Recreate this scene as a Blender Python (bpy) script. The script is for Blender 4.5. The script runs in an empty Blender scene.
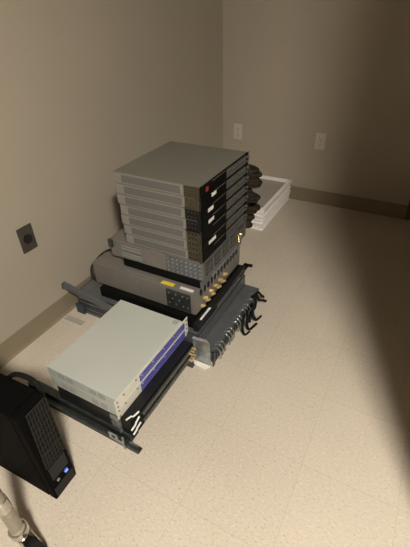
import bpy, math, random
from mathutils import Vector, Matrix
random.seed(7)
C = bpy.context.scene.collection
PI = math.pi

# ------------------------------------------------------------------ materials
def mat(name, col, rough=.5, metal=0., var=0., vscale=30., bump=0., bscale=200., spec=.5, emit=None, estr=0.):
    m = bpy.data.materials.new(name); m.use_nodes = True
    nt = m.node_tree; b = nt.nodes['Principled BSDF']
    b.inputs['Base Color'].default_value = (*col, 1)
    b.inputs['Roughness'].default_value = rough
    b.inputs['Metallic'].default_value = metal
    b.inputs['Specular IOR Level'].default_value = spec
    tc = nt.nodes.new('ShaderNodeTexCoord')
    if var > 0:
        n = nt.nodes.new('ShaderNodeTexNoise'); n.inputs['Scale'].default_value = vscale; n.inputs['Detail'].default_value = 5
        r = nt.nodes.new('ShaderNodeMapRange')
        r.inputs['From Min'].default_value = .3; r.inputs['From Max'].default_value = .7
        r.inputs['To Min'].default_value = 1 - var; r.inputs['To Max'].default_value = 1 + var
        x = nt.nodes.new('ShaderNodeVectorMath'); x.operation = 'SCALE'; x.inputs[0].default_value = col
        nt.links.new(tc.outputs['Object'], n.inputs['Vector']); nt.links.new(n.outputs['Fac'], r.inputs['Value'])
        nt.links.new(r.outputs['Result'], x.inputs['Scale']); nt.links.new(x.outputs[0], b.inputs['Base Color'])
    if bump > 0:
        n = nt.nodes.new('ShaderNodeTexNoise'); n.inputs['Scale'].default_value = bscale; n.inputs['Detail'].default_value = 3
        bp = nt.nodes.new('ShaderNodeBump'); bp.inputs['Strength'].default_value = bump; bp.inputs['Distance'].default_value = .002
        nt.links.new(tc.outputs['Object'], n.inputs['Vector']); nt.links.new(n.outputs['Fac'], bp.inputs['Height']); nt.links.new(bp.outputs[0], b.inputs['Normal'])
    if emit:
        b.inputs['Emission Color'].default_value = (*emit, 1); b.inputs['Emission Strength'].default_value = estr
    return m

def floor_mat(x0, y0, T):
    m = bpy.data.materials.new('vinyl_tile'); m.use_nodes = True
    nt = m.node_tree; N = nt.nodes; L = nt.links; b = N['Principled BSDF']
    b.inputs['Roughness'].default_value = .42; b.inputs['Specular IOR Level'].default_value = .35
    tc = N.new('ShaderNodeTexCoord'); sp = N.new('ShaderNodeSeparateXYZ'); L.new(tc.outputs['Object'], sp.inputs[0])
    def mth(op, a, bb=None, c=None):
        n = N.new('ShaderNodeMath'); n.operation = op
        for i, v in enumerate((a, bb, c)):
            if v is None: continue
            if isinstance(v, (int, float)): n.inputs[i].default_value = v
            else: L.new(v, n.inputs[i])
        return n.outputs[0]
    u = mth('DIVIDE', mth('SUBTRACT', sp.outputs[0], x0), T); v = mth('DIVIDE', mth('SUBTRACT', sp.outputs[1], y0), T)
    def edge(w):
        f = mth('FRACT', mth('ADD', w, 100.0))
        return mth('MINIMUM', f, mth('SUBTRACT', 1.0, f))
    e = mth('MINIMUM', edge(u), edge(v))
    seam = mth('LESS_THAN', e, .0042)
    cid = N.new('ShaderNodeCombineXYZ'); L.new(mth('FLOOR', u), cid.inputs[0]); L.new(mth('FLOOR', v), cid.inputs[1])
    wn = N.new('ShaderNodeTexWhiteNoise'); wn.noise_dimensions = '3D'; L.new(cid.outputs[0], wn.inputs['Vector'])
    # short diagonal chips of colour
    def flecks(rot, sc, scale, lo, hi):
        mp = N.new('ShaderNodeMapping'); mp.inputs['Rotation'].default_value = (0, 0, rot); mp.inputs['Scale'].default_value = sc
        L.new(tc.outputs['Object'], mp.inputs['Vector'])
        n = N.new('ShaderNodeTexNoise'); n.inputs['Scale'].default_value = scale; n.inputs['Detail'].default_value = 2.5
        L.new(mp.outputs[0], n.inputs['Vector'])
        r = N.new('ShaderNodeMapRange'); r.inputs['From Min'].default_value = lo; r.inputs['From Max'].default_value = hi
        L.new(n.outputs['Fac'], r.inputs['Value']); return r.outputs['Result']
    dark = flecks(.75, (1, 2.2, 1), 95, .57, .70)
    lite = flecks(.6, (1, 2.0, 1), 80, .55, .70)
    big = flecks(0, (1, 1, 1), 2.2, .25, .75)
    def mix(f, a, c):
        n = N.new('ShaderNodeMix'); n.data_type = 'RGBA'
        L.new(f, n.inputs[0])
        for k, s in ((6, a), (7, c)):
            if isinstance(s, tuple): n.inputs[k].default_value = (*s, 1)
            else: L.new(s, n.inputs[k])
        return n.outputs[2]
    base = mix(big, (.51, .455, .378), (.56, .50, .42))
    c1 = mix(mth('MULTIPLY', dark, .55), base, (.27, .205, .135))
    c2 = mix(mth('MULTIPLY', lite, .55), c1, (.68, .61, .49))
    tint = mth('MULTIPLY', wn.outputs['Value'], .10)
    c3 = mix(tint, c2, (.72, .66, .55))
    c4 = mix(mth('MULTIPLY', seam, .20), c3, (.2, .15, .10))
    L.new(c4, b.inputs['Base Color'])
    bp = N.new('ShaderNodeBump'); bp.inputs['Strength'].default_value = .25; bp.inputs['Distance'].default_value = .001
    L.new(mth('SUBTRACT', 1.0, seam), bp.inputs['Height']); L.new(bp.outputs[0], b.inputs['Normal'])
    return m

def mesh_mat(name, c_a, c_b, pitch, frac=.34, rough=.5, metal=0.):
    """perforated sheet: round dark holes on a square grid on the sheet"""
    m = bpy.data.materials.new(name); m.use_nodes = True
    nt = m.node_tree; N = nt.nodes; L = nt.links; b = N['Principled BSDF']
    b.inputs['Roughness'].default_value = rough; b.inputs['Metallic'].default_value = metal
    tc = N.new('ShaderNodeTexCoord')
    sc = N.new('ShaderNodeVectorMath'); sc.operation = 'SCALE'; sc.inputs['Scale'].default_value = 1 / pitch
    L.new(tc.outputs['Object'], sc.inputs[0])
    fr = N.new('ShaderNodeVectorMath'); fr.operation = 'FRACTION'; L.new(sc.outputs[0], fr.inputs[0])
    sb = N.new('ShaderNodeVectorMath'); sb.operation = 'SUBTRACT'; sb.inputs[1].default_value = (.5, .5, .5); L.new(fr.outputs[0], sb.inputs[0])
    ml = N.new('ShaderNodeVectorMath'); ml.operation = 'MULTIPLY'; ml.inputs[1].default_value = (1, 0, 1); L.new(sb.outputs[0], ml.inputs[0])
    ln = N.new('ShaderNodeVectorMath'); ln.operation = 'LENGTH'; L.new(ml.outputs[0], ln.inputs[0])
    lt = N.new('ShaderNodeMath'); lt.operation = 'LESS_THAN'; lt.inputs[1].default_value = frac; L.new(ln.outputs['Value'], lt.inputs[0])
    mx = N.new('ShaderNodeMix'); mx.data_type = 'RGBA'; L.new(lt.outputs[0], mx.inputs[0])
    mx.inputs[6].default_value = (*c_a, 1); mx.inputs[7].default_value = (*c_b, 1)
    L.new(mx.outputs[2], b.inputs['Base Color'])
    return m

M = dict(
    wall=mat('beige_wall_paint', (.40, .352, .28), .75, var=.02, vscale=3, bump=.12, bscale=260),
    ceil=mat('ceiling_paint', (.20, .18, .15), .9, var=.02),
    base=mat('taupe_vinyl_base', (.225, .185, .125), .45, var=.05, vscale=8),
    chassis=mat('grey_painted_steel', (.155, .15, .132), .5, .25, var=.05, vscale=12),
    chtop=mat('olive_grey_lid', (.18, .178, .150), .45, .15, var=.04, vscale=9),
    frame=mat('light_grey_frame', (.25, .245, .23), .5, .2, var=.08, vscale=60),
    mesh=mesh_mat('fine_vent_mesh', (.145, .14, .135), (.07, .068, .065), .0035, .3, .6),
    black=mat('black_plastic', (.004, .004, .004), .55, var=.15, spec=.12),
    blackm=mat('black_steel', (.014, .014, .015), .4, .2, var=.15, spec=.35),
    port=mat('dark_port_plastic', (.10, .095, .085), .5, var=.5, vscale=150),
    bronze=mesh_mat('bronze_perforated', (.105, .09, .06), (.025, .02, .016), .011, .22, .45, .6),
    bronzep=mat('bronze_plated', (.11, .095, .062), .42, .6, var=.25, vscale=60),
    galv=mat('galvanised_steel', (.45, .48, .50), .38, .85, var=.25, vscale=40),
    dgalv=mat('dark_zinc', (.075, .085, .082), .38, .7, var=.3, vscale=35),
    gold=mat('brass_plating', (.80, .64, .30), .35, .7, var=.2, vscale=80),
    labelw=mat('white_label', (.75, .75, .72), .6, var=.03),
    labely=mat('yellow_label', (.78, .60, .05), .6, var=.05),
    red=mat('red_logo', (.28, .03, .02), .5),
    grey2=mat('warm_grey_steel', (.21, .195, .18), .45, .3, var=.06, vscale=14),
    grey3=mat('blue_grey_steel', (.155, .165, .178), .4, .5, var=.12, vscale=20),
    white=mat('white_painted_steel', (.45, .475, .44), .5, 0, var=.02, vscale=6),
    whitef=mat('cream_front_steel', (.62, .61, .53), .5, 0, var=.03, vscale=20),
    hole=mat('vent_slot', (.25, .26, .245), .8),
    blue=mat('blue_port_strip', (.07, .075, .32), .45, var=.2, vscale=70),
    ups=mat('ups_black', (.0035, .0033, .0032), .7, var=.1, spec=.03),
    upsg=mat('ups_rib', (.024, .022, .020), .6, spec=.15),
    lcd=mat('grey_display', (.014, .014, .014), .5, spec=.2),
    badge=mat('blue_badge', (.02, .09, .5), .4, emit=(.05, .25, 1), estr=.12),
    rubber=mat('black_rubber', (.008, .008, .008), .7, var=.2, spec=.12),
    chrome=mat('chrome', (.55, .53, .48), .22, .95, var=.08),
    tube=mat('worn_grey_tube', (.33, .30, .24), .38, .5, var=.15, vscale=60),
    pframe=mat('white_panel_frame', (.84, .82, .79), .55, var=.03),
    pinset=mat('grey_panel_face', (.36, .335, .30), .5, var=.03),
    outlet=mat('ivory_plastic', (.55, .50, .42), .4),
    slot=mat('outlet_slot', (.05, .04, .03), .6),
    splate=mat('dull_steel_plate', (.10, .09, .075), .42, .4, var=.1),
    receptacle=mat('black_receptacle', (.012, .011, .010), .4),
    navy=mat('navy_plastic', (.025, .04, .065), .5),
    cable=mat('brown_black_cable', (.026, .021, .015), .9, spec=.1, var=.3, vscale=40),
    paper=mat('white_paper', (.75, .74, .68), .8),
    door=mat('dark_brown_door', (.10, .07, .045), .5, var=.1),
    lamp=mat('lit_diffuser', (.8, .8, .8), .5, emit=(1, .92, .80), estr=172),
)

# ------------------------------------------------------------------ geometry helpers
class MB:
    def __init__(s): s.v = []; s.f = []
    def add(s, vs, fs, mtx=None):
        o = len(s.v)
        s.v += [tuple(mtx @ Vector(p)) if mtx else tuple(p) for p in vs]
        s.f += [tuple(i + o for i in f) for f in fs]; return s
    def box(s, x0, x1, y0, y1, z0, z1, mtx=None):
        vs = [(x, y, z) for z in (z0, z1) for y in (y0, y1) for x in (x0, x1)]
        return s.add(vs, [(0, 2, 3, 1), (4, 5, 7, 6), (0, 1, 5, 4), (2, 6, 7, 3), (0, 4, 6, 2), (1, 3, 7, 5)], mtx)
    def prism(s, poly, d, mtx=None):
        """poly: list of 3-D points (planar), extruded by vector d"""
        n = len(poly); d = Vector(d)
        vs = [Vector(p) for p in poly] + [Vector(p) + d for p in poly]
        fs = [tuple(range(n))[::-1], tuple(range(n, 2 * n))] + [(i, (i + 1) % n, (i + 1) % n + n, i + n) for i in range(n)]
        return s.add(vs, fs, mtx)
    def cyl(s, a, b, r, n=16, r2=None):
        a = Vector(a); b = Vector(b); d = (b - a).normalized(); r2 = r if r2 is None else r2
        u = d.orthogonal().normalized(); w = d.cross(u)
        vs = [a + (u * math.cos(t) + w * math.sin(t)) * r for t in [2 * PI * i / n for i in range(n)]]
        vs += [b + (u * math.cos(t) + w * math.sin(t)) * r2 for t in [2 * PI * i / n for i in range(n)]]
        return s.add(vs, [tuple(range(n))[::-1], tuple(range(n, 2 * n))] + [(i, (i + 1) % n, (i + 1) % n + n, i + n) for i in range(n)])
    def tube(s, pts, r, n=8, sub=6, flat=1.0):
        P = [Vector(p) for p in pts]
        if len(P) > 2:
            Q = []
            for i in range(len(P) - 1):
                p0 = P[max(i - 1, 0)]; p1 = P[i]; p2 = P[i + 1]; p3 = P[min(i + 2, len(P) - 1)]
                for k in range(sub):
                    t = k / sub
                    Q.append(.5 * ((2 * p1) + (p2 - p0) * t + (2 * p0 - 5 * p1 + 4 * p2 - p3) * t * t + (3 * p1 - p0 - 3 * p2 + p3) * t ** 3))
            Q.append(P[-1]); P = Q
        u = (P[1] - P[0]).orthogonal().normalized(); vs = []
        for i, p in enumerate(P):
            d = (P[min(i + 1, len(P) - 1)] - P[max(i - 1, 0)]).normalized()
            u = (u - d * u.dot(d)).normalized(); w = d.cross(u)
            for k in range(n):
                t = 2 * PI * k / n; vs.append(p + u * math.cos(t) * r + w * math.sin(t) * r * flat)
        m = len(P); fs = [tuple(range(n))[::-1], tuple(range((m - 1) * n, m * n))]
        for i in range(m - 1):
            for k in range(n): fs.append((i * n + k, i * n + (k + 1) % n, (i + 1) * n + (k + 1) % n, (i + 1) * n + k))
        return s.add(vs, fs)
    def build(s, name, m, parent=None, bevel=0., smooth=False, label=None):
        me = bpy.data.meshes.new(name); o0 = world_loc(parent) if parent else Vector((0, 0, 0))
        me.from_pydata([Vector(v) - o0 for v in s.v], [], s.f); me.materials.append(m); me.update()
        o = bpy.data.objects.new(name, me); C.objects.link(o)
        if parent:
            o.parent = parent
        if bevel:
            b = o.modifiers.new('bevel', 'BEVEL'); b.width = bevel; b.segments = 2; b.limit_method = 'ANGLE'; b.angle_limit = .6
        if smooth:
            for p in me.polygons: p.use_smooth = True
        if label: o['label'] = label
        return o

def world_loc(o):
    l = Vector(o.location)
    while o.parent: o = o.parent; l += Vector(o.location)
    return l

def thing(name, label, cat, loc=(0, 0, 0), group=None):
    o = bpy.data.objects.new(name, None); C.objects.link(o); o.location = loc; o.empty_display_size = .05
    o['label'] = label; o['category'] = cat
    if group: o['group'] = group
    return o
def tag(o, label, cat, group=None):
    o['label'] = label; o['category'] = cat
    if group: o['group'] = group
    return o
def struct(name, mb, m, parent=None, bevel=0):
    o = mb.build(name, m, parent, bevel)
    if not parent: o['kind'] = 'structure'
    return o

# ------------------------------------------------------------------ room
T = .3048
struct('floor', MB().box(-.1, 5.1, -7.1, .1, -.05, 0), floor_mat(1.0103, -1.457, T))
struct('ceiling', MB().box(-.1, 5.1, -7.1, .1, 2.7, 2.75), M['ceil'])
struct('wall_left', MB().box(-.1, 0, -7.1, .1, 0, 2.7), M['wall'])
w = MB(); w.box(0, 1.46, 0, .1, 0, 2.7); w.box(1.46, 1.76, 0, .1, 2.1, 2.7); w.box(1.76, 5, 0, .1, 0, 2.7)
struct('wall_back', w, M['wall'])
struct('shadow_partition', MB().box(1.80, 1.90, -2.32, 0, 0, 2.7), M['wall'])  # unseen partition, added so its free end casts the shadow on the right
struct('wall_east', MB().box(5.0, 5.1, -7.1, .1, 0, 2.7), M['door'])
struct('wall_front', MB().box(0, 5.0, -7.1, -7.0, 0, 2.7), M['door'])
def baseboard(name, a, b, nrm):
    """cove base: profile swept from a to b, nrm points into the room"""
    a = Vector((*a, 0)); b = Vector((*b, 0)); n = Vector((*nrm, 0))
    prof = [(0, 0), (.013, 0), (.0125, .002), (.007, .006), (.0038, .013), (.0032, .098), (.002, .1027), (0, .1027)]
    poly = [a + n * p + Vector((0, 0, q)) for p, q in prof]
    struct(name, MB().prism(poly, b - a), M['base'])
baseboard('baseboard_left', (0, -7), (0, 0), (1, 0))
baseboard('baseboard_back', (0.0, 0), (1.43, 0), (0, -1))
baseboard('baseboard_partition', (1.80, -2.32), (1.80, 0), (-1, 0))  # base along the added partition, out of view
# dark door at the right end of the back wall
d = struct('door_1', MB().box(1.46, 1.76, .03, .07, .01, 2.1), M['door'])
MB().cyl((1.53, .03, 1.0), (1.53, -.03, 1.0), .012).cyl((1.53, -.03, 1.0), (1.53, -.055, 1.0), .028).build('door_handle', M['chrome'], d, smooth=False)
t_ = MB(); t_.box(1.43, 1.46, -.012, .1, 0, 2.13); t_.box(1.76, 1.79, -.012, .1, 0, 2.13); t_.box(1.46, 1.76, -.012, .1, 2.1, 2.13)
struct('trim_1', t_, M['door'])
struct('trim_2', MB().box(1.46, 1.76, -.01, .1, 0, .008), M['door'])

# ceiling troffer (behind the photographer) that lights the place
LX, LY = 2.44, -3.70
cl = thing('ceiling_light', 'white recessed ceiling light panel with a lit diffuser', 'ceiling light', (LX, LY, 2.69))
MB().box(LX - .20, LX + .20, LY - .20, LY - .165, 2.68, 2.70).box(LX - .20, LX + .20, LY + .165, LY + .20, 2.68, 2.70).box(LX - .20, LX - .165, LY - .165, LY + .165, 2.68, 2.70).box(LX + .165, LX + .20, LY - .165, LY + .165, 2.68, 2.70).build('frame', M['white'], cl)
MB().box(LX - .165, LX + .165, LY - .165, LY + .165, 2.685, 2.698).build('diffuser', M['lamp'], cl)

# ------------------------------------------------------------------ outlets
def duplex(x, z, label):
    t = thing('wall_outlet', label, 'outlet', (x, 0, z), 'duplex outlets on the back wall')
    MB().box(x - .035, x + .035, -.006, 0, z - .0572, z + .0572).build('cover_plate', M['outlet'], t, .002)
    for s in (-1, 1):
        c = z + s * .0195
        poly = [(x + .0172 * math.cos(a) , -.006, c + max(-.0135, min(.0135, .0172 * math.sin(a)))) for a in [2 * PI * i / 24 for i in range(24)]]
        r = MB().prism(poly, (0, -.003, 0)).build('socket', M['outlet'], t)
        MB().box(x - .0085, x - .0060, -.0096, -.0088, c - .002, c + .008).box(x + .0060, x + .0085, -.0096, -.0088, c - .002, c + .007).cyl((x, -.0088, c - .008), (x, -.0096, c - .008), .003, 10).build('slot', M['slot'], r)
    MB().cyl((x, -.006, z), (x, -.0075, z), .0028, 10).build('screw', M['chrome'], t)
duplex(.1324, .465, 'ivory duplex outlet just right of the room corner, above the grey lidded stack')
duplex(.7691, .465, 'ivory duplex outlet farther right on the back wall, over bare baseboard')
yo, zo = -1.9224, .4856
t = thing('power_receptacle', 'dark steel plate with a round black socket on the left wall', 'outlet', (0, yo, zo))
MB().box(0, .006, yo - .038, yo + .038, zo - .0585, zo + .0585).build('cover_plate', M['splate'], t, .002)
MB().cyl((.006, yo, zo), (.010, yo, zo), .0215, 28).build('socket', M['receptacle'], t)
MB().box(.0100, .0106, yo - .012, yo - .009, zo - .006, zo + .006).box(.0100, .0106, yo + .008, yo + .012, zo - .006, zo + .006).box(.0100, .0106, yo - .004, yo + .004, zo + .010, zo + .012).build('slot', M['slot'], t)

# ------------------------------------------------------------------ white framed panels in the corner
nP = 9; hP = .0158
order = ['lowest', 'second from the bottom', 'third from the bottom', 'fourth from the bottom', 'middle', 'fourth from the top', 'third from the top', 'second from the top', 'topmost']
for i in range(nP):
    dx = random.uniform(-.010, .009); dy = random.uniform(-.013, .010); ro = random.uniform(-.008, .008)
    if i == nP - 1: dx = dy = 0; ro = .0
    x0, x1, y0, y1 = .014, .603, -.60, -.016; z0 = i * hP
    cx, cy = (x0 + x1) / 2 + dx, (y0 + y1) / 2 + dy
    R = Matrix.Translation((cx, cy, z0)) @ Matrix.Rotation(ro, 4, 'Z')
    lab = 'white framed square panel, %s in the corner pile' % order[i]
    t = thing('framed_panel', lab, 'panel', (cx, cy, z0), 'white framed panels piled in the corner')
    a = .291; fw = .022; hh = hP if i < nP - 1 else .036
    m = MB()
    prof = [(a - .014, 0), (a, .004), (a, hh - .005), (a - .014, hh - .0004), (a - fw, hh - .0004), (a - fw, 0)]
    n = len(prof); vs = []; fs = []
    for cxs, cys in ((-1, -1), (1, -1), (1, 1), (-1, 1)):
        for r_, z_ in prof: vs.append((cxs * r_, cys * r_, z_))
    for q in range(4):
        for k in range(n):
            A = q * n + k; B = q * n + (k + 1) % n; q2 = (q + 1) % 4
            fs.append((A, q2 * n + k, q2 * n + (k + 1) % n, B))
    m.add(vs, fs, R); m.build('frame', M['pframe'], t)
    b = a - fw; MB().box(-b, b, -b, b, .003, hP - .006, R).build('panel_face', M['pinset'], t)

# ------------------------------------------------------------------ tall stack : seven 1U units with black fronts
X1, YN, YF = .735, -1.69, -1.256
U = .0467; ZB = .433
def dots(m, xs, zs, y, r, n=6, dep=.0015):
    for x in xs:
        for z in zs: m.cyl((x, y, z), (x, y - dep, z), r, n)
desc = {0: 'lowest of the black-fronted stack, above the dot-screw unit', 1: 'second from the bottom of the black-fronted stack, large white sticker', 2: 'third from the bottom of the black-fronted stack, no sticker', 3: 'middle of the black-fronted stack, black bracket and white sticker', 4: 'third from the top of the black-fronted stack, white sticker', 5: 'second from the top of the black-fronted stack, bronze bracket', 6: 'topmost of the tall stack, bare lid, red mark on front'}
for i in range(7):
    z0 = ZB + i * U; z1 = z0 + U - .0006
    jx = [.004, .0, -.002, .003, -.003, .003, -.001][i]; jy = 0.0
    x0 = .342 + [.012, .009, .004, .007, .0, .002, -.004][i]; x1 = X1; y0 = YN + jy; y1 = YF + jy
    t = thing('network_switch', 'grey unit, ' + desc[i], 'network switch', (x0, y0, z0), 'black-fronted rack units in the tall stack')
    MB().box(x0, x1, y0, y1, z0, z1).build('chassis', M['chtop'], t, .0012)
    # light side frame and vent mesh
    m = MB(); xa, xb = x0 + .002, .668 + jx
    m.box(xa, xa + .040, y0 - .0022, y0, z0 + .004, z1 - .003); m.box(xb - .012, xb, y0 - .0022, y0, z0 + .004, z1 - .003)
    m.box(xa + .040, xb - .012, y0 - .0022, y0, z1 - .0085, z1 - .003); m.box(xa + .040, xb - .012, y0 - .0022, y0, z0 + .004, z0 + .0075)
    m.build('side_frame', M['frame'], t)
    MB().box(xa + .040, xb - .012, y0 - .0008, y0, z0 + .0075, z1 - .0085).build('vent_panel', M['mesh'], t)
    # mounting bracket
    bm = {6: M['bronze'], 5: M['bronzep'], 4: M['blackm'], 3: M['blackm']}.get(i, M['bronze'])
    br = MB().box(.672 + jx * .3, x1 - .001, y0 - .003, y0, z0 + .003, z1 - .001)
    br.box(x1 - .006, x1 + .003, y0 - .010, y0, z0 + .002, z1 - .001)
    if i in (5, 3): br.box(.668, x1, y0 - .008, y0 - .003, z0 + .0005, z0 + .003)
    b = br.build('bracket', bm, t)
    m = MB(); dots(m, (.685, .700, .715), (z0 + .014, z0 + .034), y0 - .003, .0028, 8); m.build('screw', M['bronzep'] if i > 2 else M['black'], b)
    # front
    f = MB().box(x1, x1 + .006, y0 + .003, y1 - .001, z0 + .0015, z1 - .001).build('front_panel', M['black'], t, .001)
    fx = x1 + .006
    for k, (ya, yb) in enumerate(((-1.475, -1.385), (-1.377, -1.287))):
        pm = MB().box(fx, fx + .0015, ya, yb, z0 + .006, z1 - .006)
        for q in range(11):
            yy = ya + .004 + q * .0078
            for zz in (z0 + .0085, z0 + .025):
                pm.box(fx + .002, fx + .006, yy, yy + .0016, zz, zz + .0125)
            pm.box(fx + .002, fx + .0032, yy, yy + .0078, z0 + .0085, z0 + .0095)
            pm.box(fx + .002, fx + .0032, yy, yy + .0078, z1 - .0095, z1 - .0085)
        md = pm.build('port_module', M['port'], f)
        hm = MB()
        for zz in (z0 + .0105, z0 + .026):
            hm.box(fx + .002, fx + .0035, ya + .004, yb - .002, zz, zz + .0095)
        hm.build('port_openings', M['black'], md)
    MB().box(fx, fx + .0015, -1.60, -1.49, z1 - .008, z1 - .0055).build('trim_line', M['port'], f)
    MB().box(x1 - .002, x1 + .004, y1, y1 + .014, z0 + .002, z1 - .001).cyl((x1 + .004, y1 + .007, z0 + .01), (x1 + .005, y1 + .007, z0 + .01), .0025, 8).build('rack_ear', M['galv'] if i > 3 else M['dgalv'], t)
    MB().cyl((fx, y1 - .012, z0 + .028), (fx + .010, y1 - .012, z0 + .028), .006, 10).box(fx, fx + .006, y1 - .02, y1 - .006, z0 + .008, z0 + .016).build('latch', M['galv'] if i == 6 else M['port'], t)
    lb = {5: (-1.60, -1.572, .018), 4: (-1.632, -1.598, .012), 3: (-1.630, -1.594, .010), 1: (-1.632, -1.580, .008)}.get(i)
    if lb: MB().box(fx, fx + .001, lb[0] - .006, lb[1] + .004, z0 + lb[2] + .006, z0 + lb[2] + .021).build('sticker', M['labelw'], f, label='white sticker')
    if i == 6: MB().box(fx, fx + .001, -1.652, -1.632, z0 + .014, z0 + .032).build('brand_mark', M['red'], f, label='small red mark')

# ------------------------------------------------------------------ wide grey unit with dot screws
z0, z1 = .345, .433; x0, x1 = .255, .738; y0, y1 = -1.695, -1.256
t = thing('network_router', 'wide grey chassis with two vent slots and rows of bright screws, mid stack', 'router', (x0, y0, z0))
MB().box(x0, x1, y0, y1, z0, z1 - .0005).build('chassis', M['grey2'], t, .0015)
for q in range(2):
    za = z0 + .010 + q * .037
    m = MB()
    for k in range(9): m.box(.318 + k * .0126, .328 + k * .0126, y0 - .0012, y0, za, za + .026)
    m.build('vent_slots', M['hole'], t)
    m = MB(); m.box(.314, .432, y0 - .002, y0, za + .027, za + .029); m.box(.314, .432, y0 - .002, y0, za + .012, za + .014); m.box(.314, .432, y0 - .002, y0, za - .002, za); m.build('slot_rim', M['grey3'], t)
MB().box(.562, .733, y0 - .003, y0, z0 + .004, z1 - .004).build('bracket', M['grey3'], t, label='blue-grey perforated bracket')
m = MB(); dots(m, [.575 + k * .022 for k in range(8)], [z0 + .014 + q * .020 for q in range(4)], y0 - .003, .0034, 7, .002); m.build('bracket_screws', M['galv'], t)
f = MB().box(x1, x1 + .006, y0 + .002, y1 - .002, z0 + .002, z1 - .002).build('front_panel', M['grey3'], t, .001)
for k in range(5):
    ya = -1.675 + k * .080
    pm = MB().box(x1 + .006, x1 + .009, ya, ya + .062, z0 + .016, z1 - .012)
    pm.build('port_block', M['black'], f)
    g = MB()
    for q in range(6): g.box(x1 + .009, x1 + .0105, ya + q * .0116, ya + .0018 + q * .0116, z0 + .016, z1 - .012)
    for q in range(4): g.box(x1 + .009, x1 + .0105, ya, ya + .062, z0 + .016 + q * .0193, z0 + .018 + q * .0193)
    g.build('port_grid', M['grey2'], f)
m = MB()
for q in range(5): m.cyl((x1 + .009, -1.345 + random.uniform(-.03, .03), z0 + random.uniform(.02, .07)), (x1 + .02, -1.345 + random.uniform(-.03, .03), z0 + random.uniform(.02, .07)), .0035, 8)
m.build('connectors', M['gold'], f, label='brass connectors')
MB().box(x0 + .002, x0 + .022, y0 - .014, y0 - .002, z0 + .05, z1 - .0).build('mounting_tab', M['dgalv'], t)

# ------------------------------------------------------------------ short black unit between
z0, z1 = .297, .345; y0 = -1.69; y1 = -1.275
t = thing('network_switch', 'short black chassis recessed between the two wide grey units', 'network switch', (.31, y0, z0))
MB().box(.315, .722, y0, y1, z0, z1 - .0005).build('chassis', M['black'], t, .001)
f = MB().box(.722, .729, y0, y1, z0 + .002, z1 - .012).build('front_panel', M['grey3'], t, .001)
m = MB()
for k in range(18): m.box(.729, .734, -1.60 + k * .016, -1.592 + k * .016, z0 + .008, z0 + .024)
m.build('port_teeth', M['galv'], f)

# ------------------------------------------------------------------ long grey unit with yellow label
z0, z1 = .1805, .297; x0, x1 = .155, .716; y0, y1 = -1.735, -1.275
t = thing('network_server', 'long warm-grey chassis with a yellow label on its lid and brass connectors in front', 'server', (x0, y0, z0))
MB().box(x0, x1, y0, y1, z0, z1).build('chassis', M['grey2'], t, .0015)
MB().box(.545, .608, -1.731, -1.709, z1, z1 + .0008).build('sticker', M['labely'], t, label='yellow sticker')
MB().box(.640, .705, -1.728, -1.712, z1, z1 + .0008).build('sticker', M['labelw'], t, label='white sticker')
MB().box(.345, .50, -1.722, -1.712, z1, z1 + .0006).build('lid_edge', M['frame'], t)
MB().box(.575, .698, y0 - .003, y0, z0 + .006, z1 - .014).build('bracket', M['dgalv'], t, label='dark green-grey bracket')
for xs, zs in [(x_, z_) for x_ in (.59, .625, .66, .685) for z_ in (z0 + .030, z0 + .085)] + [(.607, z0 + .058), (.642, z0 + .058)]:
    m = MB(); dots(m, (xs,), (zs,), y0 - .003, .0042, 8, .002); m.build('bracket_screw', M['galv'], t)
for xs in (.42, .30):
    m = MB(); dots(m, (xs,), (z1 - .035,), y0, .004, 8, .0015); m.build('side_screw', M['frame'], t)
f = MB().box(x1, x1 + .006, y0 + .002, y1, z0 + .002, z1 - .002).build('front_panel', M['grey2'], t, .001)
m = MB()
for k in range(12): m.box(x1 + .006, x1 + .012, -1.70 + k * .033, -1.682 + k * .033, z0 + .085, z0 + .11)
m.build('port_row', M['blackm'], f)
m = MB()
for k in range(13): m.box(x1 + .006, x1 + .010, -1.703 + k * .033, -1.7005 + k * .033, z0 + .075, z0 + .115)
m.build('divider', M['galv'], f)
for k in range(10):
    y_ = -1.690 + k * .026 + random.uniform(-.006, .006); z_ = z0 + .020 + (k % 2) * .028
    MB().cyl((x1 + .006, y_, z_), (x1 + .016, y_, z_ + .002), .0085, 12).cyl((x1 + .016, y_, z_ + .002), (x1 + .024, y_ + .004, z_ + .008), .006, 10).build('connector', M['gold'], f, label='brass connector')
# power cord looping to the wall behind it
tag(MB().tube([(.245, -1.585, .308), (.19, -1.60, .306), (.148, -1.640, .296), (.132, -1.690, .272), (.128, -1.722, .25), (.134, -1.735, .215), (.145, -1.72, .172), (.146, -1.66, .150)], .0048, 8).build('black_cord', M['cable'], smooth=True), 'short black cord looping beside the wall, left of the long grey chassis', 'cord')

# ------------------------------------------------------------------ black unit near the floor
z0, z1 = .1285, .180
t = thing('rack_shelf', 'black rack unit with a white strip, sticking out under the brass-connector chassis', 'patch panel', (.20, -1.775, z0))
MB().box(.20, .730, -1.765, -1.285, z0, z1).build('chassis', M['black'], t, .001)
f = MB().box(.730, .756, -1.78, -1.275, z0 + .003, z1 - .006).build('front_panel', M['blackm'], t, .003)
MB().box(.744, .7535, -1.745, -1.655, z1 - .006, z1 - .0045).build('label_strip', M['labelw'], f, label='white strip')
MB().cyl((.746, -1.275, z0 + .024), (.746, -1.240, z0 + .024), .014, 14).cyl((.746, -1.240, z0 + .024), (.776, -1.225, z0 + .020), .009, 12).build('end_knob', M['black'], t)
m = MB().box(.756, .757, -1.60, -1.35, z0 + .010, z0 + .024)
for k in range(6): m.box(.756, .761, -1.60 + k * .045, -1.575 + k * .045, z0 + .012, z0 + .022)
m.build('port_row', M['port'], f)

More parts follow.
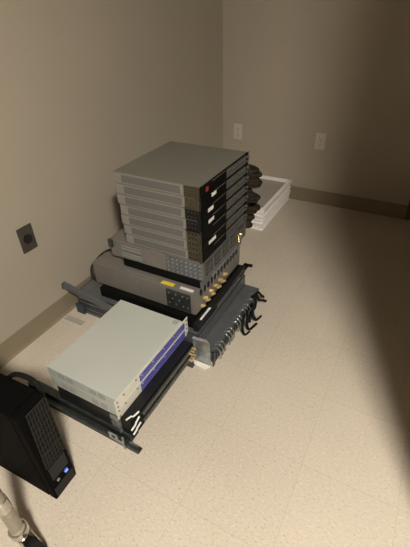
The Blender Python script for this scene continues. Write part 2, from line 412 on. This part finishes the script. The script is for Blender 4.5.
# ------------------------------------------------------------------ cable management panels on the floor
def cable_manager(z0, z1, x0, x1, y0, y1, label, rings, phase):
    t = thing('cable_manager', label, 'cable manager', (x0, y0, z0), 'grey cable management panels under the tall stack')
    m = MB(); m.box(x0, x1, y0, y1, z0, z0 + .003); m.box(x0, x1, y0, y0 + .003, z0, z1); m.box(x0, x1, y1 - .003, y1, z0, z1); m.box(x0, x0 + .003, y0, y1, z0, z1)
    m.box(x1 - .003, x1, y0, y1, z0, z1); m.box(x0, x1, y0, y1, z1 - .003, z1)
    m.build('tray', M['grey3'], t)
    m = MB(); m.box(x0 + .01, x1 - .05, y0 - .0045, y0, z0 + .022, z0 + .026); m.box(x0 + .01, x1 - .05, y0 - .0045, y0, z1 - .016, z1 - .012)
    m.build('side_rib', M['dgalv'], t)
    m = MB()
    for k in range(rings):
        if k % 4 == 3: continue
        y = y0 + .02 + (k + phase) * (y1 - y0 - .04) / rings
        m.tube([(x1 - .020, y, z1 - .002), (x1 + .000, y, z1 + .012), (x1 + .018, y + .004, z1 - .012), (x1 + .016, y + .008, z0 + .012), (x1 - .002, y + .008, z0 + .008)], .0022, 6, 4)
    if rings: m.build('cable_rings', M['galv'], t)
    m = MB()
    if rings: m.box(x1, x1 + .0015, y0 + .01, y1 - .01, z0 + .004, z1 - .012)
    for k in range(rings):
        y = y0 + .012 + (k + phase) * (y1 - y0 - .04) / rings
        m.box(x1 - .03, x1 + .004, y, y + .010, z0 + .015, z1 - .012)
    if rings: m.build('finger_comb', M['dgalv'], t)
    return t
cable_manager(.0, .062, .056, .842, -1.797, -1.285, 'blue-grey cable tray with wire rings, flat on the floor under the tall stack', 20, 0)
up = cable_manager(.062, .1285, .062, .764, -1.797, -1.290, 'plain upper cable management tray resting on the wire-ringed floor tray', 0, .4)
MB().box(.052, .105, -1.814, -1.8045, .004, .060).build('end_block', M['navy'], bpy.data.objects['cable_manager'], .002, label='navy plastic end block')
# cable ties sticking out
ties = [[(.850, -1.46, .05), (.872, -1.51, .07), (.890, -1.55, .04), (.900, -1.545, .012), (.915, -1.49, .012)],
        [(.848, -1.43, .03), (.868, -1.43, .075), (.885, -1.47, .05), (.905, -1.475, .02), (.915, -1.43, .012)],
        [(.852, -1.50, .05), (.862, -1.54, .055), (.880, -1.58, .03), (.895, -1.585, .010), (.905, -1.555, .010)],
        [(.846, -1.36, .07), (.862, -1.38, .10), (.876, -1.37, .06), (.880, -1.33, .03), (.895, -1.31, .012)],
        [(.848, -1.40, .09), (.868, -1.405, .10), (.880, -1.43, .06), (.868, -1.455, .03), (.880, -1.50, .012)],
        [(.846, -1.33, .06), (.860, -1.345, .085), (.872, -1.33, .06), (.872, -1.30, .03), (.870, -1.28, .012)]]
tl = ['curling farthest toward the camera', 'reaching farthest out onto the floor', 'bent in the lowest hook', 'nearest the back wall', 'arched over the upper wire rings', 'short and upright at the rear end']
for q, pts in enumerate(ties):
    tag(MB().tube(pts, .0075, 8, 6, .6).build('cable_strap', M['rubber'], smooth=True), 'black cable strap on the wire rings, ' + tl[q], 'cable strap', 'black cable straps beside the tall stack')

# loose rail leaning to the left wall
t = thing('mounting_rail', 'dark grey slotted rail sticking out to the left wall above the cable trays', 'rail', (.04, -1.83, .17))
a = Vector((.022, -1.832, .186)); b = Vector((.376, -1.819, .110)); d = (b - a).normalized(); n = Vector((0, 1, 0)); u = d.cross(n).normalized()
if u.z < 0: u = -u
m = MB(); m.prism([a, a + n * .018, a + n * .018 + u * .003, a + u * .003], b - a); m.prism([a, a + n * .003, a + n * .003 - u * .028, a - u * .028], b - a)
m.prism([a - u * .028, a + n * .012 - u * .028, a + n * .012 - u * .025, a - u * .025], b - a)
m.build('rail_body', M['grey3'], t)
m = MB(); m.prism([a - d * .006, a - d * .006 + n * .020, a - d * .006 + n * .020 - u * .034, a - d * .006 - u * .034], d * .006); m.build('end_tab', M['navy'], t)
tag(MB().box(.028, .140, -1.880, -1.852, .0, .003).box(.028, .140, -1.883, -1.880, .0, .008).build('metal_strip', M['pinset']), 'short metal strip lying on the floor by the left baseboard', 'metal strip')

# galvanised bracket at the near corner
t = thing('metal_bracket', 'galvanised steel angle bracket standing on the floor beside the blue-striped chassis', 'bracket', (.80, -1.82, 0))
m = MB(); P = [(.738, -1.822, .0), (.836, -1.822, .0), (.824, -1.808, .120), (.738, -1.808, .112)]
m.prism([Vector(p) for p in P], (0, .003, 0)); m.build('plate', M['galv'], t)
MB().prism([Vector((.738, -1.808, .110)), Vector((.824, -1.808, .118)), Vector((.806, -1.7995, .124)), Vector((.742, -1.7995, .118))], (0, 0, .003)).build('flange', M['galv'], t)
MB().prism([Vector((.846, -1.822, 0)), Vector((.846, -1.812, .08)), Vector((.846, -1.804, .08)), Vector((.846, -1.804, 0))], (.002, 0, 0)).build('side_fold', M['dgalv'], t)
tag(MB().prism([Vector(p) for p in ((.765, -1.845, .0), (.822, -1.852, .0), (.836, -1.826, .0), (.755, -1.826, .0))], (0, 0, .006)).build('paper_scrap', M['paper']), 'small white paper scrap on the floor in front of the galvanised bracket', 'paper')

# ------------------------------------------------------------------ cable bundles hanging off the far side of the tall stack
def bundle(za, zb, out, label, n):
    m = MB()
    for k in range(n):
        z = za + (zb - za) * (k + .5) / n; o = out * random.uniform(.62, 1.1); r = (zb - za) / n * .75
        xx = .720 + random.uniform(-.030, .022)
        m.tube([(xx - .09, -1.250, z), (xx - .06, -1.245 + o * .55, z + .004), (xx, -1.24 + o * .8, z), (xx + .05, -1.245 + o * .55, z - .003), (xx + .03, -1.240, z), (xx - .02, -1.242, z)], r, 8, 6)
    tag(m.build('cable_bundle', M['cable'], smooth=True), label, 'cable bundle', 'dark cable bundles behind the tall stack')
bundle(.590, .668, .085, 'brown-black looped cable bundle hanging at the upper far side of the tall stack', 6)
bundle(.500, .575, .055, 'small dark cable bundle halfway down the far side of the tall stack', 5)
bundle(.375, .490, .070, 'dark looped cable bundle at the lower far side of the tall stack', 7)

# ------------------------------------------------------------------ white units in the front stack
def white_unit(z0, z1, top, label):
    x0, x1, y0, y1 = .382, .7065, -2.262, -1.823
    t = thing('patch_chassis', label, 'network device', (x0, y0, z0), 'white rack chassis with blue port strips')
    MB().box(x0, x1, y0, y1, z0, z1 - .0006).build('chassis', M['white'], t, .001)
    m = MB()
    for g, xs in enumerate((.435, .475, .585, .625)):
        for k in range(5):
            for q in range(3): m.box(xs + k * .0065, xs + .0045 + k * .0065, y0 - .0006, y0, z0 + .012 + q * .009, z0 + .018 + q * .009)
        m.build('vent_slots', M['hole'], t); m = MB()
    f = MB().box(x1, x1 + .003, -2.272, -1.788, z0 + .0008, z1 - .0012).build('front_panel', M['whitef'], t, .0008)
    fx = x1 + .003
    s = MB().box(fx, fx + .0025, -2.134, -1.818, z0 + (.002 if top else .003), z1 - .012).build('port_strip', M['blue'], f, label='blue port strip')
    m = MB()
    for k in range(24):
        m.box(fx + .0025, fx + .0028, -2.128 + k * .0122, -2.125 + k * .0122, z0 + .013, z0 + .0155)
        if k % 6 == 0: m.box(fx + .0025, fx + .0032, -2.128 + k * .0122, -2.119 + k * .0122, z1 - .018, z1 - .016)
    m.build('port_marks', M['labelw'], s)
    for y_ in (-2.262, -2.225, -2.155, -1.800):
        for z_ in (z0 + .010, z1 - .012):
            if y_ in (-2.155, -2.225) and z_ < z0 + .015: continue
            MB().cyl((fx, y_, z_), (fx + .003, y_, z_), .0042, 12).build('screw', M['frame'], f)
    if top:
        m = MB()
        for q in range(3): m.box(.672 + q * .008, .677 + q * .008, -1.852, -1.828, z1 - .0006, z1 - .0002)
        m.build('lid_print', M['hole'], t, label='small grey printed lines')
white_unit(.166, .212, True, 'white chassis with a blue port strip, top of the short stack, clean lid showing')
white_unit(.1135, .166, False, 'white chassis with a blue port strip, directly under the topmost white one')

def black_unit(z0, z1, x0, label, n):
    x1, y0, y1 = .752, -2.262, -1.83
    t = thing('network_switch', label, 'network switch', (x0, y0, z0), 'black rack units under the white chassis')
    MB().box(x0, x1, y0, y1, z0, z1 - .0006).build('chassis', M['blackm'], t, .001)
    f = MB().box(x1, x1 + .006, -2.262, -1.83, z0 + .001, z1 - .001).build('front_panel', M['black'], t, .001)
    fx = x1 + .006; m = MB()
    for k in range(26): m.box(fx, fx + .004, -2.20 + k * .0135, -2.191 + k * .0135, z0 + .010, z1 - .010)
    m.build('port_row', M['port'], f)
    MB().box(fx, fx + .006, -2.21, -1.86, z1 - .007, z1 - .004).build('front_lip', M['dgalv'], f)
    m = MB(); m.box(.704, .708, -2.276, -2.262, z0 + .002, z1 - .002); m.box(.66, .708, -2.265, -2.262, z0 + .006, z1 - .006)
    m.build('rack_ear', M['galv'], t, label='bright galvanised rack ear')
    MB().box(x1 - .004, x1, -1.83, -1.80, z0 + .002, z1 - .002).build('rack_ear', M['galv'], t)
    # zigzag white levers
    lev = {2: [[(.733, -2.262, .116), (.741, -2.240, .116), (.747, -2.240, .116), (.753, -2.212, .116)],
               [(fx + .003, -2.273, .088), (fx + .003, -2.250, .091), (fx + .003, -2.243, .099), (fx + .003, -2.223, .106)]],
           1: [[(fx + .003, -2.268, .056), (fx + .004, -2.249, .062), (fx + .004, -2.244, .068), (fx + .003, -2.222, .070)]]}[n]
    for pts in lev:
        m = MB(); m.tube(pts, .0034, 6, 1); m.build('lever', M['labelw'], f, label='white zigzag lever')
    m = MB()
    for k in range(3): m.cyl((fx, -1.875 + k * .016, z0 + .022), (fx + .018, -1.875 + k * .016, z0 + .022), .005, 10)
    m.build('connectors', M['gold'], f, label='brass connectors')
black_unit(.074, .113, .400, 'black one-unit chassis directly beneath the white chassis', 2)
black_unit(.034, .074, .395, 'black one-unit chassis at the bottom of the short stack, above the floor rails', 1)

# floor rails under the short stack
def floor_rail(x0, x1, y0, label, h=.03, w=.03):
    t = thing('mounting_rail', label, 'rail', (x0, y0, 0), 'metal rails on the floor under the short stack')
    m = MB(); m.box(x0, x1, y0, y0 + .003, 0, h); m.box(x0, x1, y0 + .003, y0 + w, 0, .003); m.box(x0, x1, y0 + .003, y0 + .012, h - .003, h)
    m.build('rail_body', M['dgalv'], t, .0006)
    MB().box(x0 + .02, x1 - .08, y0 - .0006, y0, h * .42, h * .55).build('rail_groove', M['black'], t)
    m = MB(); m.box(x1 - .055, x1 - .015, y0 + .012, y0 + w, .003, .006); m.cyl((x1 - .035, y0 + .018, .006), (x1 - .035, y0 + .018, .009), .005, 10); m.build('rail_clip', M['galv'], t)
floor_rail(.165, .795, -2.297, 'long green-grey metal rail on the floor, the outermost, running behind the black tower', .020, .026)
floor_rail(.215, .745, -2.2705, 'green-grey metal rail tucked directly under the near side of the short stack', .034, .045)
floor_rail(.300, .770, -1.868, 'green-grey metal rail under the far side of the short stack', .034, .030)
t = thing('bracket_tab', 'small galvanised tab with a square hole at the near corner of the short stack', 'bracket', (.71, -2.30, .02))
m = MB(); zz0 = .020
m.box(.672, .712, -2.300, -2.297, zz0, zz0 + .010); m.box(.672, .712, -2.300, -2.297, zz0 + .028, zz0 + .038); m.box(.672, .682, -2.300, -2.297, zz0 + .010, zz0 + .028); m.box(.702, .712, -2.300, -2.297, zz0 + .010, zz0 + .028)
m.box(.712, .742, -2.301, -2.298, zz0, zz0 + .014); m.box(.736, .742, -2.303, -2.298, .0, zz0 + .05)
m.build('tab_plate', M['galv'], t)

# ------------------------------------------------------------------ UPS tower
UX, UY = .648, -2.449
RU = Matrix.Translation((UX, UY, 0)) @ Matrix.Rotation(math.radians(2.2), 4, 'Z')   # local: front face x=0, body to -x, y 0..-.095
t = thing('ups_tower', 'black tower battery backup with ribbed front grille and blue badge', 'battery backup', (UX, UY, 0))
Wd, Ht, Dp = .096, .432, .60
MB().box(-Dp, -.03, -Wd, 0, .004, Ht, RU).build('case', M['ups'], t, .003)
MB().box(-.03, 0, -Wd + .001, -.001, .0, Ht - .002, RU).build('bezel', M['ups'], t, .004)
def ly(w): return w - UY
def grille(name, zb, zt, ya0, ya1, yb0, yb1, nrow, ncol):
    """ribs on the front between a left and a right edge that both taper"""
    g = MB()
    g.prism([(0, ya0, zt), (0, ya1, zt), (0, yb1, zb), (0, yb0, zb)], (.0015, 0, 0), RU)
    bz = g.build(name, M['black'], t)
    m = MB(); rh = (zt - zb) / nrow
    for r in range(nrow + 1):
        z = zb + r * rh; k = r / nrow; y0 = yb0 + (ya0 - yb0) * k; y1 = yb1 + (ya1 - yb1) * k
        m.box(.0015, .0045, y0, y1, z - .0016, z + .0016, RU)
    for c in range(ncol + 1):
        f = c / ncol
        yt = ya0 + (ya1 - ya0) * f; yb = yb0 + (yb1 - yb0) * f
        m.prism([(.0015, yt - .0012, zt), (.0015, yt + .0012, zt), (.0015, yb + .0012, zb), (.0015, yb - .0012, zb)], (.005, 0, 0), RU)
    m.build('grille_ribs', M['upsg'], bz)
grille('upper_grille', .232, .418, -.070, -.004, -.080, -.006, 7, 7)
grille('lower_grille', .172, .224, -.081, -.006, -.083, -.006, 3, 7)
MB().box(0, .003, -.080, -.014, .096, .160, RU).build('display', M['lcd'], t, .001, label='grey display window')
for k in range(5): pass
m = MB()
for k in range(8): m.box(0, .003, -.088, -.008, .008 + k * .0062, .0105 + k * .0062, RU)
m.build('lower_ribs', M['upsg'], t)
bd = MB().cyl(RU @ Vector((0, -.030, .076)), RU @ Vector((.0045, -.030, .076)), .0085, 6).build('badge', M['badge'], t, label='blue hexagonal badge')
MB().box(.0045, .0052, -.036, -.031, .072, .080, RU).box(.0045, .0052, -.030, -.025, .072, .075, RU).box(.0045, .0052, -.030, -.028, .075, .080, RU).build('badge_mark', M['labelw'], bd)
MB().cyl(RU @ Vector((0, -.064, .076)), RU @ Vector((.0035, -.064, .076)), .0055, 12).build('power_button', M['frame'], t, label='pale power button')
tag(MB().tube([(.36, -2.436, .18), (.41, -2.436, .30), (.457, -2.436, .370), (.51, -2.436, .420), (.560, -2.436, .440), (.602, -2.436, .438), (.616, -2.436, .405), (.606, -2.436, .34), (.595, -2.435, .22), (.582, -2.428, .09), (.56, -2.415, .012), (.45, -2.40, .0075), (.30, -2.38, .0075)], .0075, 10).build('black_cord', M['rubber'], smooth=True), 'thick black cord arching up behind the black tower', 'cord')

# ------------------------------------------------------------------ chrome leg with caster at the lower left
lx, lyy = .672, -2.676
t = thing('cart_leg', 'worn metal leg with a chrome collar and black wheel at the lower left corner', 'cart leg', (lx, lyy, 0))
m = MB(); m.cyl((lx, lyy, .100), (lx, lyy, .72), .0175, 24); m.build('tube', M['tube'], t)
m = MB(); m.cyl((lx, lyy, .230), (lx, lyy, .275), .0200, 24); m.build('sleeve', M['chrome'], t)
m = MB(); m.cyl((lx, lyy, .090), (lx, lyy, .112), .026, 24); m.cyl((lx, lyy, .112), (lx, lyy, .124), .022, 24, .018); m.cyl((lx, lyy, .078), (lx, lyy, .090), .021, 24); m.build('collar', M['chrome'], t)
wc = Vector((lx + .038, lyy, .034)); ax = Vector((0, 1, 0))
m = MB(); m.cyl(wc - ax * .012, wc + ax * .012, .034, 32); m.cyl(wc - ax * .015, wc - ax * .012, .026, 32, .031); m.cyl(wc + ax * .012, wc + ax * .015, .031, 32, .026); m.build('wheel', M['rubber'], t)
m = MB()
for sg in (-1, 1):
    m.prism([wc + ax * (.017 * sg) + Vector(v) for v in ((-.052, 0, .046), (-.018, 0, .050), (.008, 0, .004), (-.006, 0, -.008), (-.030, 0, .010))], ax * (.003 * sg))
m.box(lx - .016, lx + .022, lyy - .019, lyy + .019, .074, .080); m.build('fork', M['chrome'], t)

# ------------------------------------------------------------------ camera
cam = bpy.data.cameras.new('camera'); co = bpy.data.objects.new('camera', cam); C.objects.link(co)
f_px = 388.7847
cam.sensor_fit = 'VERTICAL'; cam.sensor_height = 36.0; cam.lens = 36.0 * f_px / 547; cam.clip_start = .02
r = Vector((.88024544, .47376814, -.02667789)); u = Vector((-.25458429, .51895856, .81600788)); fw = Vector((-.40044325, .71149545, -.57742483))
mm = Matrix(((r.x, u.x, -fw.x), (r.y, u.y, -fw.y), (r.z, u.z, -fw.z))).to_4x4()
mm.translation = Vector((1.39042437, -2.83196359, 1.31208486)); co.matrix_world = mm
S = bpy.context.scene; S.camera = co
w = bpy.data.worlds.new('world'); S.world = w; w.use_nodes = True
w.node_tree.nodes['Background'].inputs[0].default_value = (.9, .75, .55, 1); w.node_tree.nodes['Background'].inputs[1].default_value = .02
S.view_settings.view_transform = 'Standard'; S.view_settings.look = 'None'; S.view_settings.gamma = 1
S.view_settings.exposure = 1.8
